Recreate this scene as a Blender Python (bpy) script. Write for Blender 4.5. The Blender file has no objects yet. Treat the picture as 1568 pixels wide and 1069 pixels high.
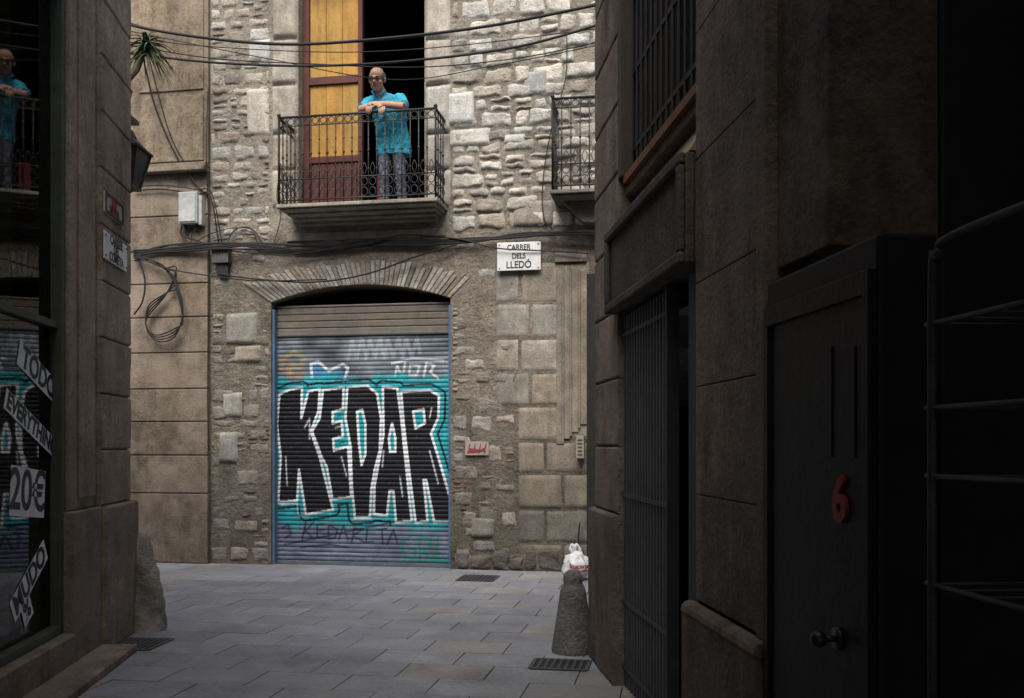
import bpy, math, random
import numpy as np
from mathutils import Vector, noise
random.seed(7)
R=random.random
def U(a,b): return a+(b-a)*random.random()

# ------------------------------------------------------------------ survey
FOC=1455.0; EYE=1.6
class Plane:
    """vertical wall plane: u along wall, z up, d toward the street"""
    def __init__(s,o,u,n):
        s.o=Vector((o[0],o[1],0)); s.u=Vector((u[0],u[1],0)).normalized(); s.n=Vector((n[0],n[1],0)).normalized()
    def W(s,u,z,d=0.0):
        p=s.o+s.u*u+s.n*d; return (p.x,p.y,z)
    def at(s,px,py,d=0.0):
        r=Vector(((px-784)/FOC,1,(680-py)/FOC)); c=Vector((0,0,EYE)); o=s.o+s.n*d
        t=(o-c).dot(s.n)/r.dot(s.n); p=c+r*t
        return ((p-o).dot(s.u),p.z)
FA=Plane((0,12.03),(.985,-.1724),(-.1724,-.985))
LW=Plane((-3.3,8.08),(-.1142,.9935),(.9935,.1142))
RW=Plane((.61,7.2),(-.0985,.9951),(-.9951,-.0985))
def fu(px,d=0): return FA.at(px,600,d)[0]
def fz(px,py,d=0): return FA.at(px,py,d)[1]
class World3:
    def W(s,u,z,d=0): return (u,d,z)
WD=World3()

# ------------------------------------------------------------------ builders
def grp(name):
    e=bpy.data.objects.new(name,None); bpy.context.collection.objects.link(e); return e
class MB:
    def __init__(s): s.v=[];s.f=[];s.c=[]
    def add(s,vs,fs,col=(1,1,1)):
        b=len(s.v); s.v+= [tuple(v) for v in vs]; s.f+=[tuple(i+b for i in f) for f in fs]
        if isinstance(col,list): s.c+=col
        else: s.c+=[col]*len(vs)
    def box(s,P,u0,u1,z0,z1,d0,d1,col=(1,1,1)):
        vs=[P.W(u,z,d) for d in (d0,d1) for z in (z0,z1) for u in (u0,u1)]
        s.add(vs,[(0,1,3,2),(4,6,7,5),(0,4,5,1),(2,3,7,6),(0,2,6,4),(1,5,7,3)],col)
    def prism(s,P,poly,d0,d1,col=(1,1,1)):
        n=len(poly); vs=[P.W(u,z,d0) for u,z in poly]+[P.W(u,z,d1) for u,z in poly]
        fs=[tuple(range(n)),tuple(range(2*n-1,n-1,-1))]+[(i,i+n,(i+1)%n+n,(i+1)%n) for i in range(n)]
        s.add(vs,fs,col)
    def tube(s,pts,r,sides=8,col=(1,1,1),cap=True):
        pts=[Vector(p) for p in pts]; n=len(pts); rr=r if isinstance(r,(list,tuple)) else [r]*n
        vs=[];fs=[]
        t0=(pts[1]-pts[0]).normalized(); a=Vector((0,0,1)) if abs(t0.z)<.9 else Vector((1,0,0))
        x=t0.cross(a).normalized()
        for i,p in enumerate(pts):
            t=(pts[min(i+1,n-1)]-pts[max(i-1,0)]).normalized()
            x=(x-t*x.dot(t))
            if x.length<1e-5: x=t.orthogonal()
            x.normalize(); y=t.cross(x)
            for k in range(sides):
                an=2*math.pi*k/sides; vs.append(p+(x*math.cos(an)+y*math.sin(an))*rr[i])
        for i in range(n-1):
            for k in range(sides):
                k2=(k+1)%sides; fs.append((i*sides+k,i*sides+k2,(i+1)*sides+k2,(i+1)*sides+k))
        if cap: fs.append(tuple(range(sides-1,-1,-1))); fs.append(tuple((n-1)*sides+k for k in range(sides)))
        s.add(vs,fs,col)
    def ball(s,c,r,seg=12,ring=8,col=(1,1,1),fn=None):
        rx,ry,rz=r if isinstance(r,(tuple,list)) else (r,r,r); c=Vector(c)
        vs=[];fs=[]
        for i in range(ring+1):
            th=math.pi*i/ring
            for k in range(seg):
                ph=2*math.pi*k/seg
                v=Vector((rx*math.sin(th)*math.cos(ph),ry*math.sin(th)*math.sin(ph),rz*math.cos(th)))
                if fn: v=fn(v)
                vs.append(c+v)
        for i in range(ring):
            for k in range(seg):
                k2=(k+1)%seg; fs.append((i*seg+k,(i+1)*seg+k,(i+1)*seg+k2,i*seg+k2))
        s.add(vs,fs,col)
    def lathe(s,c,prof,seg=20,col=(1,1,1)):
        vs=[];fs=[]
        for r,z in prof:
            for k in range(seg):
                a=2*math.pi*k/seg; vs.append((c[0]+r*math.cos(a),c[1]+r*math.sin(a),c[2]+z))
        for i in range(len(prof)-1):
            for k in range(seg):
                k2=(k+1)%seg; fs.append((i*seg+k,i*seg+k2,(i+1)*seg+k2,(i+1)*seg+k))
        s.add(vs,fs,col)
    def make(s,name,mat,parent=None,smooth=False,bevel=0,weld=False,mods=None):
        import bmesh
        me=bpy.data.meshes.new(name); me.from_pydata(s.v,[],s.f)
        a=me.color_attributes.new('Col','FLOAT_COLOR','POINT')
        arr=np.ones((len(s.v),4),dtype=np.float32); arr[:,:3]=np.array(s.c,dtype=np.float32).reshape(-1,3)
        a.data.foreach_set('color',arr.ravel())
        bm=bmesh.new(); bm.from_mesh(me)
        if weld: bmesh.ops.remove_doubles(bm,verts=bm.verts,dist=1e-5)
        bmesh.ops.recalc_face_normals(bm,faces=bm.faces); bm.to_mesh(me); bm.free()
        if smooth: me.polygons.foreach_set('use_smooth',[True]*len(me.polygons))
        me.materials.append(mat)
        o=bpy.data.objects.new(name,me); bpy.context.collection.objects.link(o)
        if parent: o.parent=parent
        if bevel:
            m=o.modifiers.new('b','BEVEL'); m.width=bevel; m.segments=2; m.limit_method='ANGLE'
        return o
def spline(pts,n=8):
    pts=[Vector(p) for p in pts]; P=[pts[0]*2-pts[1]]+pts+[pts[-1]*2-pts[-2]]; out=[]
    for i in range(1,len(P)-2):
        for k in range(n):
            t=k/n; a,b,c,d=P[i-1],P[i],P[i+1],P[i+2]
            out.append(.5*((2*b)+(c-a)*t+(2*a-5*b+4*c-d)*t*t+(3*b-a-3*c+d)*t**3))
    out.append(pts[-1]); return out

# ------------------------------------------------------------------ materials
def mat(name,base=(1,1,1),rough=.8,attr=False,var=.35,scale=6,bump=.3,bscale=40,metal=0,spec=.3,stain=None,dist=.01,grime_shade=0.0,streak=0):
    m=bpy.data.materials.new(name); m.use_nodes=True; nt=m.node_tree; N=nt.nodes; L=nt.links
    b=N['Principled BSDF']; b.inputs['Roughness'].default_value=rough; b.inputs['Metallic'].default_value=metal
    b.inputs['Specular IOR Level'].default_value=spec
    tc=N.new('ShaderNodeTexCoord')
    def noi(sc,det=3,ro=.6,vec=None):
        n=N.new('ShaderNodeTexNoise'); n.inputs['Scale'].default_value=sc; n.inputs['Detail'].default_value=det; n.inputs['Roughness'].default_value=ro
        L.new(vec or tc.outputs['Object'],n.inputs['Vector']); return n
    def mul(c1,c2,fac=1.0,bt='MULTIPLY'):
        x=N.new('ShaderNodeMix'); x.data_type='RGBA'; x.blend_type=bt; x.inputs[0].default_value=fac
        for s,c in ((6,c1),(7,c2)):
            if hasattr(c,'is_linked') or hasattr(c,'links'): L.new(c,x.inputs[s])
            else: x.inputs[s].default_value=(*c,1)
        return x.outputs[2]
    def ramp(src,p0,c0,p1,c1):
        r=N.new('ShaderNodeValToRGB'); r.color_ramp.elements[0].position=p0; r.color_ramp.elements[1].position=p1
        r.color_ramp.elements[0].color=(*c0,1) if not isinstance(c0,float) else (c0,c0,c0,1)
        r.color_ramp.elements[1].color=(*c1,1) if not isinstance(c1,float) else (c1,c1,c1,1)
        L.new(src,r.inputs[0]); return r.outputs[0]
    if attr:
        a=N.new('ShaderNodeAttribute'); a.attribute_name='Col'; col=a.outputs['Color']; col=mul(col,base)
    else:
        col=mul(base,(1,1,1))
    if var>0:
        n1=noi(scale,4,.7); col=mul(col,ramp(n1.outputs['Fac'],.3,max(0.0,1-var),.7,1.0+var*.35))
        n2=noi(scale*.22,3); col=mul(col,ramp(n2.outputs['Fac'],.35,max(0.,1-var*.9),.62,1.0))
        n3=noi(scale*9,2); col=mul(col,ramp(n3.outputs['Fac'],.3,max(0.,1-var*.8),.6,1.05))
    if streak:
        mp_=N.new('ShaderNodeMapping'); mp_.inputs['Scale'].default_value=(1,1,.12); L.new(tc.outputs['Object'],mp_.inputs[0])
        ns_=noi(7,4,.65,mp_.outputs[0]); col=mul(col,ramp(ns_.outputs['Fac'],.36,1-streak,.56,1.0))
    if stain:
        n4=noi(1.3,6,.7); f=ramp(n4.outputs['Fac'],.48,0.0,.66,1.0)
        x=N.new('ShaderNodeMix'); x.data_type='RGBA'; L.new(f,x.inputs[0]); L.new(col,x.inputs[6]); x.inputs[7].default_value=(*stain,1); col=x.outputs[2]
    if grime_shade>0:
        sp=N.new('ShaderNodeSeparateXYZ'); L.new(tc.outputs['Object'],sp.inputs[0])
        n5=noi(2.5,3); ad=N.new('ShaderNodeMath'); ad.operation='MULTIPLY_ADD'; L.new(n5.outputs['Fac'],ad.inputs[0]); ad.inputs[1].default_value=-1.6; L.new(sp.outputs['Z'],ad.inputs[2])
        col=mul(col,ramp(ad.outputs[0],0.0,1-grime_shade,1.0,1.0))  # grime near the ground, also standing in for dimmer light there
    L.new(col,b.inputs['Base Color'])
    if bump>0:
        h1=noi(bscale,5,.7)
        bp=N.new('ShaderNodeBump'); bp.inputs['Strength'].default_value=bump; bp.inputs['Distance'].default_value=dist*1.6
        L.new(h1.outputs['Fac'],bp.inputs['Height']); L.new(bp.outputs[0],b.inputs['Normal'])
    return m
M_rub=mat('rubble_stone',attr=True,var=.28,scale=9,bump=1,bscale=24,rough=.95,spec=.1,dist=.022,grime_shade=.3)
M_mort=mat('lime_mortar',(.41,.37,.305),var=.4,scale=5,bump=1,bscale=20,rough=.95,spec=.1,dist=.03,stain=(.29,.26,.215))
M_mort2=mat('shade_toned_render',(.32,.28,.225),var=.4,scale=4,bump=1,bscale=18,rough=.95,spec=.1,dist=.03,stain=(.23,.20,.165),grime_shade=.4,streak=.25)  # greyer lower render, its colour darkened for the light lost lower down
M_ash=mat('ashlar_stone',attr=True,var=.34,scale=5,bump=.6,bscale=32,rough=.9,spec=.15,grime_shade=.35,streak=.15)
M_rust=mat('brown_rusticated_stone',(.40,.325,.25),attr=True,var=.40,scale=4,bump=.7,bscale=40,rough=.88,spec=.2,stain=(.27,.22,.175),grime_shade=.3,streak=.25)
M_rustR=mat('dark_brown_stone',(.31,.25,.195),attr=True,var=.42,scale=4,bump=.7,bscale=40,rough=.88,spec=.2,stain=(.20,.163,.13),grime_shade=.3,streak=.3)  # darker brown stone for the right building
M_stuc=mat('ochre_stucco',(.36,.29,.21),var=.45,scale=3,bump=.5,bscale=30,rough=.92,spec=.1,stain=(.23,.19,.145),streak=.3)
M_iron=mat('wrought_iron',(.035,.033,.034),var=.3,scale=20,bump=0,rough=.55,spec=.4)
M_cable=mat('black_rubber_cable',(.014,.014,.015),var=0,bump=0,rough=.6)
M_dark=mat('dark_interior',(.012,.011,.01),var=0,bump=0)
M_blackdoor=mat('black_painted_metal',(.020,.019,.020),var=.4,scale=5,bump=.25,bscale=14,rough=.55,spec=.25)
M_attr=mat('painted_surface',attr=True,var=.25,scale=8,bump=.1,rough=.6)
M_ceram=mat('enamel_sign_white',(.78,.79,.78),var=.15,scale=12,bump=.05,rough=.3,spec=.5)
M_text=mat('black_enamel_text',(.02,.02,.025),var=0,bump=0,rough=.5)
M_grey=mat('grey_plastic',(.46,.47,.47),var=.3,scale=10,bump=.1,rough=.6)
M_redp=mat('red_paint',(.30,.015,.022),var=.2,bump=0,rough=.5)

def glassmat():
    m=bpy.data.materials.new('shop_window_glass'); m.use_nodes=True; nt=m.node_tree; N=nt.nodes; L=nt.links
    N.remove(N['Principled BSDF']); o=N['Material Output']
    t=N.new('ShaderNodeBsdfTransparent'); t.inputs[0].default_value=(.78,.84,.76,1); g=N.new('ShaderNodeBsdfGlossy'); g.inputs['Roughness'].default_value=.02
    fr=N.new('ShaderNodeFresnel'); fr.inputs[0].default_value=1.42; mx=N.new('ShaderNodeMixShader')
    L.new(fr.outputs[0],mx.inputs[0]); L.new(t.outputs[0],mx.inputs[1]); L.new(g.outputs[0],mx.inputs[2]); L.new(mx.outputs[0],o.inputs[0]); return m
M_glass=glassmat()

def text(body,P,uc,zc,size,d,material,parent,name,rot=0,sx=1.0,flip=False,ext=.001,bold=0):
    cu=bpy.data.curves.new(name,'FONT'); cu.body=body; cu.size=size; cu.align_x='CENTER'; cu.align_y='CENTER'; cu.extrude=ext; cu.offset=bold
    ob=bpy.data.objects.new(name,cu); bpy.context.collection.objects.link(ob)
    dg=bpy.context.evaluated_depsgraph_get(); me=bpy.data.meshes.new_from_object(ob.evaluated_get(dg))
    bpy.data.objects.remove(ob)
    c,s=math.cos(rot),math.sin(rot)
    for v in me.vertices:
        x=v.co.x*sx; y=v.co.y
        x,y=c*x-s*y,s*x+c*y
        if flip: x=-x
        v.co=P.W(uc+x,zc+y,d+v.co.z)
    me.materials.clear(); me.materials.append(material)
    o=bpy.data.objects.new(name,me); bpy.context.collection.objects.link(o); o.parent=parent; return o

# ------------------------------------------------------------------ masonry
def stone(mb,P,u0,u1,z0,z1,d0,relief,rough,col,rnd=.25,cell=.035,jit=.012,edge=.03):
    w=u1-u0;h=z1-z0; nx=max(4,min(18,int(w/cell)+2)); nz=max(4,min(16,int(h/cell)+2))
    uc=(u0+u1)/2; zc=(z0+z1)/2; sd=Vector((R()*50,R()*50,R()*50)); vs=[];fs=[];cs=[]
    tilt_u=U(-.35,.35)*relief; tilt_z=U(-.35,.35)*relief
    sk=U(-.12,.12)*h*min(1,jit/.012); tp=U(-.10,.10)*min(1,jit/.012)
    e=min(.6,edge/(min(w,h)/2))
    for j in range(nz+1):
        for i in range(nx+1):
            s=2*i/nx-1;t=2*j/nz-1
            s=math.copysign(abs(s)**.8,s); t=math.copysign(abs(t)**.8,t)
            s2=s*math.sqrt(1-rnd*t*t/2); t2=t*math.sqrt(1-rnd*s*s/2)
            q=Vector((s2*w*3,t2*h*3,0))+sd
            du=noise.noise(q*1.5)*jit*2+sk*t*.6; dz=noise.noise(q*1.5+Vector((9,9,9)))*jit*2+tp*h*s*t*.8
            ed=(1-max(abs(s),abs(t)))/e; ed=max(0,min(1,ed)); ed=math.sin(ed*math.pi/2)
            nn=noise.noise(q*2.2)*.6+noise.noise(q*6)*.5
            d=d0-.012+ed*(relief+.012+tilt_u*s+tilt_z*t+nn*rough)
            vs.append(P.W(uc+s2*w/2+du,zc+t2*h/2+dz,d))
            k=1+noise.noise(q*1.2)*.22; k*= .88+.12*ed
            cs.append((col[0]*k,col[1]*k,col[2]*k))
    for j in range(nz):
        for i in range(nx):
            a=j*(nx+1)+i; fs.append((a,a+1,a+nx+2,a+nx+1))
    mb.add(vs,fs,cs)
def jcol(c,v=.18,warm=.06):
    k=1+U(-v,v); w=U(-warm,warm); return (c[0]*k*(1+w),c[1]*k,c[2]*k*(1-w))
def masonry(mb,P,u0,u1,z0,z1,hr,wr,relief,rough,colf,gap=.02,holes=(),skip=0,rnd=.25,jit=.012,d0=0):
    z=z0
    while z<z1-.03:
        h=U(*hr)
        if z+h>z1-hr[0]*.5: h=z1-z
        u=u0-U(0,wr[0]*.5)
        while u<u1-.02:
            w=U(*wr)
            if u+w>u1-wr[0]*.4: w=u1-u
            a,b=max(u,u0),min(u+w,u1)
            zz=[(z,z+h)]
            if h>hr[0]*1.3 and w<wr[0]*2.2 and R()<.35: m=z+h*U(.35,.65); zz=[(z,m),(m,z+h)]
            for (c,d) in zz:
                off=U(-.014,.014) if jit>.006 else 0
                aa,bb,cc,dd=a+gap/2*U(.3,1.6),b-gap/2*U(.3,1.6),c+gap/2+off,d-gap/2*U(.3,1.8)+off
                if bb-aa<.03 or dd-cc<.03: continue
                bad=False
                for hb in holes:
                    if callable(hb):
                        if hb(aa,bb,cc,dd): bad=True;break
                if bad or R()<skip: continue
                stone(mb,P,aa,bb,cc,dd,d0,relief*U(.4,1.2),rough,colf(aa,cc),rnd=rnd,jit=jit)
            u+=w
        z+=h

# =================================================================== GROUND
g=grp('ground')
m=MB(); m.add([(-60,-40,-.03),(60,-40,-.03),(60,80,-.03),(-60,80,-.03)],[(0,1,2,3)])
m.make('earth_sheet',mat('ground_bedding',(.10,.097,.09),var=.3,scale=2,bump=0),g)
pv=grp('stone_pavement'); m=MB()
M_pave=mat('slate_paving',attr=True,var=.30,scale=3,bump=.45,bscale=30,rough=.55,spec=.4,dist=.006,stain=(.20,.20,.215))
rows=46; sl=.62; sw=.41
for r_ in range(rows):
    d=-.6+r_*sw
    off=(r_%2)*.31+U(-.04,.04); u=-11+off
    while u<9:
        w=sl
        gp=.004; tz=[U(-.002,.002) for _ in range(4)]
        a,b,c,e=u+gp,u+w-gp,d+gp,d+sw-gp
        k=U(.88,1.12); base=(.285,.293,.32)
        if R()<.15: base=(.305,.29,.275)
        if R()<.15: base=(.24,.25,.285)
        col=tuple(x*k for x in base)
        vs=[FA.W(x,z,y) for (x,y,z) in ((a,c,tz[0]),(b,c,tz[1]),(b,e,tz[2]),(a,e,tz[3]))]
        bt=[(x,y,-.025) for x,y,z in vs]
        m.add(vs+bt,[(0,1,2,3),(0,4,5,1),(1,5,6,2),(2,6,7,3),(3,7,4,0)],col)
        u+=w
m.make('paving_slabs',M_pave,pv,bevel=.002)
m=MB(); m.add([FA.W(-11,-.008,-.6),FA.W(9,-.008,-.6),FA.W(9,-.008,18.5),FA.W(-11,-.008,18.5)],[(0,1,2,3)])
m.make('joint_sand',mat('joint_grit',(.07,.067,.062),var=.4,scale=15,bump=0),pv)
def gxy(px,py):
    Y=FOC*EYE/(py-680); return ((px-784)/FOC*Y,Y)
def grate(name,px,py,w,dp,rot):
    G=grp(name); x,y=gxy(px,py); c,s=math.cos(rot),math.sin(rot)
    class Pl:
        def W(s_,u,z,d=0): return (x+c*u-s*d,y+s*u+c*d,z)
    P=Pl(); mm=MB()
    mm.box(P,-w/2,w/2,.002,.006,-dp/2,dp/2,(.03,.03,.033))
    for k in (-1,1):
        mm.box(P,-w/2,w/2,.006,.012,k*dp/2-.015,k*dp/2+.015,(.09,.09,.095)); mm.box(P,k*w/2-.015,k*w/2+.015,.006,.0125,-dp/2,dp/2,(.09,.09,.095))
    n=int(w/.05)
    for i in range(1,n): mm.box(P,-w/2+i*w/n-.011,-w/2+i*w/n+.011,.006,.0115,-dp/2+.01,dp/2-.01,(.08,.08,.085))
    mm.make('iron_grate',M_attr,G)
grate('drain_cover',732,886,.42,.45,-.17)
grate('drain_cover',858,1019,.40,.30,-.17)
grate('drain_cover',198,987,.52,.42,-.1)

# =================================================================== STONE BUILDING
SB=grp('stone_building')
uA,uB=fu(415),fu(690)           # shutter opening
zS=fz(415,462); zS=(zS+fz(690,458))/2; zC=fz(553,436)
dU0,dU1=fu(457),fu(650)         # balcony door
zF=4.63
zD1=7.75
uL,uR=fu(322),6.0
H=9.5; TH=.45
zM=fz(560,354)
def arc(n=20,extra=0.0,z0=zS,z1=zC,a=uA,b=uB):
    c=(a+b)/2;hw=(b-a)/2; r=z1-z0; Rr=(hw*hw+r*r)/(2*r); cz=z1-Rr
    out=[]
    for i in range(n+1):
        x=a+(b-a)*i/n; out.append((x,cz+math.sqrt(max(0,Rr*Rr-(x-c)**2))))
    return out
m=MB()
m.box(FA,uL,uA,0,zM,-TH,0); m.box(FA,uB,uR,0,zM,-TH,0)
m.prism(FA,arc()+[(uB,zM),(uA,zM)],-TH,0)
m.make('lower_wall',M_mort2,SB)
m=MB()
m.box(FA,uL,uR,zM,zF,-TH,0)
m.box(FA,uL,dU0,zF,H,-TH,0); m.box(FA,dU1,uR,zF,H,-TH,0); m.box(FA,dU0,dU1,zD1,H,-TH,0)
m.make('upper_wall',M_mort,SB)
m=MB(); m.box(FA,uL,uR,H,H+.2,-7,.25,(.3,.28,.25)); m.box(FA,uL,uR,0,H,-7.2,-7,(.3,.28,.25)); m.box(FA,uL-.0,uL+.3,0,H,-7,-TH-.01,(.3,.28,.25))
m.box(FA,uR-.3,uR,0,H,-7,-TH-.01,(.3,.28,.25)); m.make('roof_and_back_walls',M_ash,SB)
m=MB()
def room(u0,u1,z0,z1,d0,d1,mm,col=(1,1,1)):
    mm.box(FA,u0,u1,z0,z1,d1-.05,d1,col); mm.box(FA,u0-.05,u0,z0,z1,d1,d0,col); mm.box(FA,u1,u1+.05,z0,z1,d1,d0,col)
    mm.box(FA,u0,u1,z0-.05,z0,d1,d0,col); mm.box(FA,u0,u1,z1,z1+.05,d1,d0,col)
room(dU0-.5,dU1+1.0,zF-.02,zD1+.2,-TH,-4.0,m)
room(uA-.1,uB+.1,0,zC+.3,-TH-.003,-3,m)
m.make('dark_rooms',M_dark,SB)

LIGHT=(.72,.68,.605); MID=(.47,.43,.365); DARK=(.32,.285,.24); BRICK=(.27,.17,.13)
def archhit(a,b,c,d):
    return a<fu(722) and b>fu(372) and d>zS-.02 and c<fz(553,396)
m=MB()
def colR(u,z):
    r=R()
    c=LIGHT if r<.7 else (MID if r<.86 else (.60,.555,.47)); return jcol(c,.13)
masonry(m,FA,fu(691),fu(1000),fz(800,350),H*.8,(.12,.25),(.16,.48),.030,.022,colR,gap=.022,rnd=.12,jit=.016,skip=.06)
def colL(u,z):
    r=R(); c=(.55,.51,.445) if r<.45 else (MID if r<.8 else DARK); return jcol(c,.16)
masonry(m,FA,uL,fu(414),zM,H*.8,(.11,.21),(.13,.36),.022,.016,colL,gap=.024,rnd=.16,jit=.013,holes=(archhit,),skip=.12)
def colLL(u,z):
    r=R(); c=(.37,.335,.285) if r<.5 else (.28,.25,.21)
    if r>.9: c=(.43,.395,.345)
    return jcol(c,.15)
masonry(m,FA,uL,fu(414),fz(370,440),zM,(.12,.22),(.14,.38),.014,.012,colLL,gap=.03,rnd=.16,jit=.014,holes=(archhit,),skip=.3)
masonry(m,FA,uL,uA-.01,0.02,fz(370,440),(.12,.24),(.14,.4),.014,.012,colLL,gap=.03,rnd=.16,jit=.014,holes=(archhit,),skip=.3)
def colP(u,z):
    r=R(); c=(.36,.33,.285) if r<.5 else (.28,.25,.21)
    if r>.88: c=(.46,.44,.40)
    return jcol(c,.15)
masonry(m,FA,uB+.01,fu(792),0.02,fz(800,352),(.13,.27),(.16,.42),.012,.012,colP,gap=.035,rnd=.16,jit=.015,holes=(archhit,),skip=.38)
masonry(m,FA,fu(425),fu(690),fz(553,394),fz(553,358),(.13,.2),(.2,.4),.006,.008,colP,gap=.04,holes=(),skip=.6)
def colB(u,z): return jcol(BRICK,.25)
masonry(m,FA,uB+.01,fu(716),fz(706,790),fz(706,715),(.055,.06),(.1,.2),.012,.006,colB,gap=.012,rnd=.1,jit=.004,skip=.25)
masonry(m,FA,uB+.01,fu(703),fz(706,600),fz(706,470),(.055,.07),(.08,.14),.014,.006,lambda u,z:jcol((.38,.32,.27),.2),gap=.014,rnd=.1,jit=.004,skip=.15)
masonry(m,FA,fu(378),uA-.01,fz(395,695),fz(395,645),(.055,.06),(.1,.2),.012,.006,lambda u,z:jcol((.26,.19,.155),.25),gap=.012,rnd=.1,jit=.004,skip=.25)
m.make('rubble_stones',M_rub,SB,smooth=True)

m=MB()
def dstone(px0,px1,py0,py1,col=LIGHT,rel=.02,rough=.006,edge=.014):
    pc=(px0+px1)/2
    stone(m,FA,fu(px0)+.003,fu(px1)-.003,fz(pc,py1)+.003,fz(pc,py0)-.003,0,rel,rough,jcol(col,.09),rnd=.0,cell=.05,jit=.0025,edge=edge)
GS=(.44,.40,.335)
ys=[-240,-170,-95,-30,60,130,205,260,318]
for a,b in zip(ys[:-1],ys[1:]):
    dstone(416,456,a,b,(.50,.455,.385),.038)
    dstone(651,691,a,b,(.60,.555,.485),.044)
for (a,b,c,d,cl) in [(377,413,135,208,LIGHT),(380,414,60,95,LIGHT),(684,727,140,192,(.78,.74,.66)),(686,752,196,225,(.78,.74,.66)),(784,850,306,348,(.52,.48,.41)),
   (345,395,478,528,GS),(358,400,528,556,GS),(340,372,600,640,MID),(720,758,792,824,MID),(334,366,660,710,MID),(800,840,108,146,(.5,.48,.43)),(770,806,204,222,LIGHT)]:
    dstone(a,b,c,d,cl,.030,.010,.02)
crs=[878,832,780,725,676,622,570,518,464,400]
for i,(b,t) in enumerate(zip(crs[:-1],crs[1:])):
    xs=[792,835,905] if i%2 else [770 if i>4 else 792,862,905]
    if i>4: xs=[758,812,905] if i%2 else [758,796,905]
    for x0,x1 in zip(xs[:-1],xs[1:]):
        dstone(x0,x1,t,b,(.34,.30,.245) if b>600 else (.38,.345,.29),U(.008,.015),.006,.01)
m.make('dressed_stones',M_ash,SB,smooth=True)
m=MB(); px=700
while px<895:
    w=U(18,44); stone(m,FA,fu(px),fu(px+w),0,U(.15,.36),.0,.04,.03,jcol((.26,.235,.205),.2),rnd=.12,jit=.02); px+=w
m.make('plinth_stones',M_rub,SB,smooth=True)
m=MB()
m.box(FA,fu(440),fu(682),fz(560,366),fz(560,354),0,.03,(.40,.36,.29)); 
m.make('string_course',M_ash,SB,bevel=.008)
m=MB()
edges=[852,861,864,873,876,886,889,899]
bots=[680,680,672,668,662,656,650,650]
for i in range(len(edges)-1):
    dd_=(.024,.032,.026,.036,.028,.042,.034)[i]
    m.box(FA,fu(edges[i])+.001,fu(edges[i+1])-.001,fz(870,bots[i]),fz(870,404+i*2),0,dd_,jcol((.31,.275,.225),.04))
m.box(FA,fu(850),fu(899),fz(870,402),fz(870,388),0,.06,(.33,.295,.24))
m.make('moulded_jamb',M_ash,SB,smooth=False,bevel=.006)
m=MB(); m.box(FA,fu(899),fu(960),.0,fz(905,420),.002,.03,(.02,.018,.017)); m.make('side_door',M_attr,SB)

m=MB()
n=44; ia=arc(n,a=uA+.0,b=uB-.0)
oa=arc(n,z0=fz(553,428),z1=fz(553,399),a=fu(372),b=fu(722))
for i in range(n):
    def lerp(p,q,t): return (p[0]+(q[0]-p[0])*t,p[1]+(q[1]-p[1])*t)
    a0=lerp(ia[i],ia[i+1],U(.04,.12));a1=lerp(ia[i],ia[i+1],U(.88,.96));b0=lerp(oa[i],oa[i+1],U(.03,.15));b1=lerp(oa[i],oa[i+1],U(.85,.97))
    k=U(-.05,.14); b0=lerp(b0,a0,k);b1=lerp(b1,a1,k+U(-.03,.03))
    c=jcol((.47,.44,.385) if R()<.7 else (.37,.32,.26),.18); dd=U(.010,.024)
    m.prism(FA,[a0,a1,b1,b0],-.2,dd,c)
m.make('arch_voussoirs',M_rub,SB,bevel=.008)

# =================================================================== SHUTTER
SH=grp('roller_shutter')
K=[(422,602),(440,594),(458,592),(457,640),(468,598),(486,594),(484,628),(472,660),(486,700),(496,740),(507,782),(464,790),(453,720),(450,768),(420,772),(424,700),(418,650)]
E=[(491,596),(523,592),(522,626),(506,630),(506,648),(520,644),(522,668),(507,672),(508,690),(530,684),(535,762),(506,766),(497,715),(489,700),(474,660),(486,640)]
D=[(529,592),(560,590),(575,602),(581,640),(579,690),(571,720),(566,750),(564,792),(541,794),(536,745),(534,684),(526,640)]
A=[(584,592),(606,594),(612,640),(618,700),(628,798),(604,800),(600,752),(594,752),(590,790),(570,788),(571,745),(577,712),(585,665)]
Rr=[(612,600),(655,598),(669,606),(668,640),(657,664),(668,700),(688,770),(690,797),(662,799),(650,735),(646,735),(652,798),(634,800),(624,720),(616,650)]
holes=[[(544,630),(552,627),(557,650),(557,695),(551,712),(547,680)],[(593,672),(598,648),(603,670),(603,692),(595,692)],[(630,630),(646,627),(648,648),(634,656)]]
def inpoly(X,Y,poly):
    ins=np.zeros(X.shape,bool); n=len(poly)
    for i in range(n):
        x0,y0=poly[i];x1,y1=poly[(i+1)%n]
        if y0==y1: continue
        c=((y0>Y)!=(y1>Y))&(X<(x1-x0)*(Y-y0)/(y1-y0)+x0); ins^=c
    return ins
def dseg(X,Y,p,q):
    px,py=p;qx,qy=q; dx,dy=qx-px,qy-py; l=dx*dx+dy*dy+1e-9
    t=np.clip(((X-px)*dx+(Y-py)*dy)/l,0,1); return np.hypot(X-px-t*dx,Y-py-t*dy)
def dpoly(X,Y,poly,closed=True):
    d=np.full(X.shape,1e9); n=len(poly)
    for i in range(n if closed else n-1): d=np.minimum(d,dseg(X,Y,poly[i],poly[(i+1)%n]))
    return d
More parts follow.
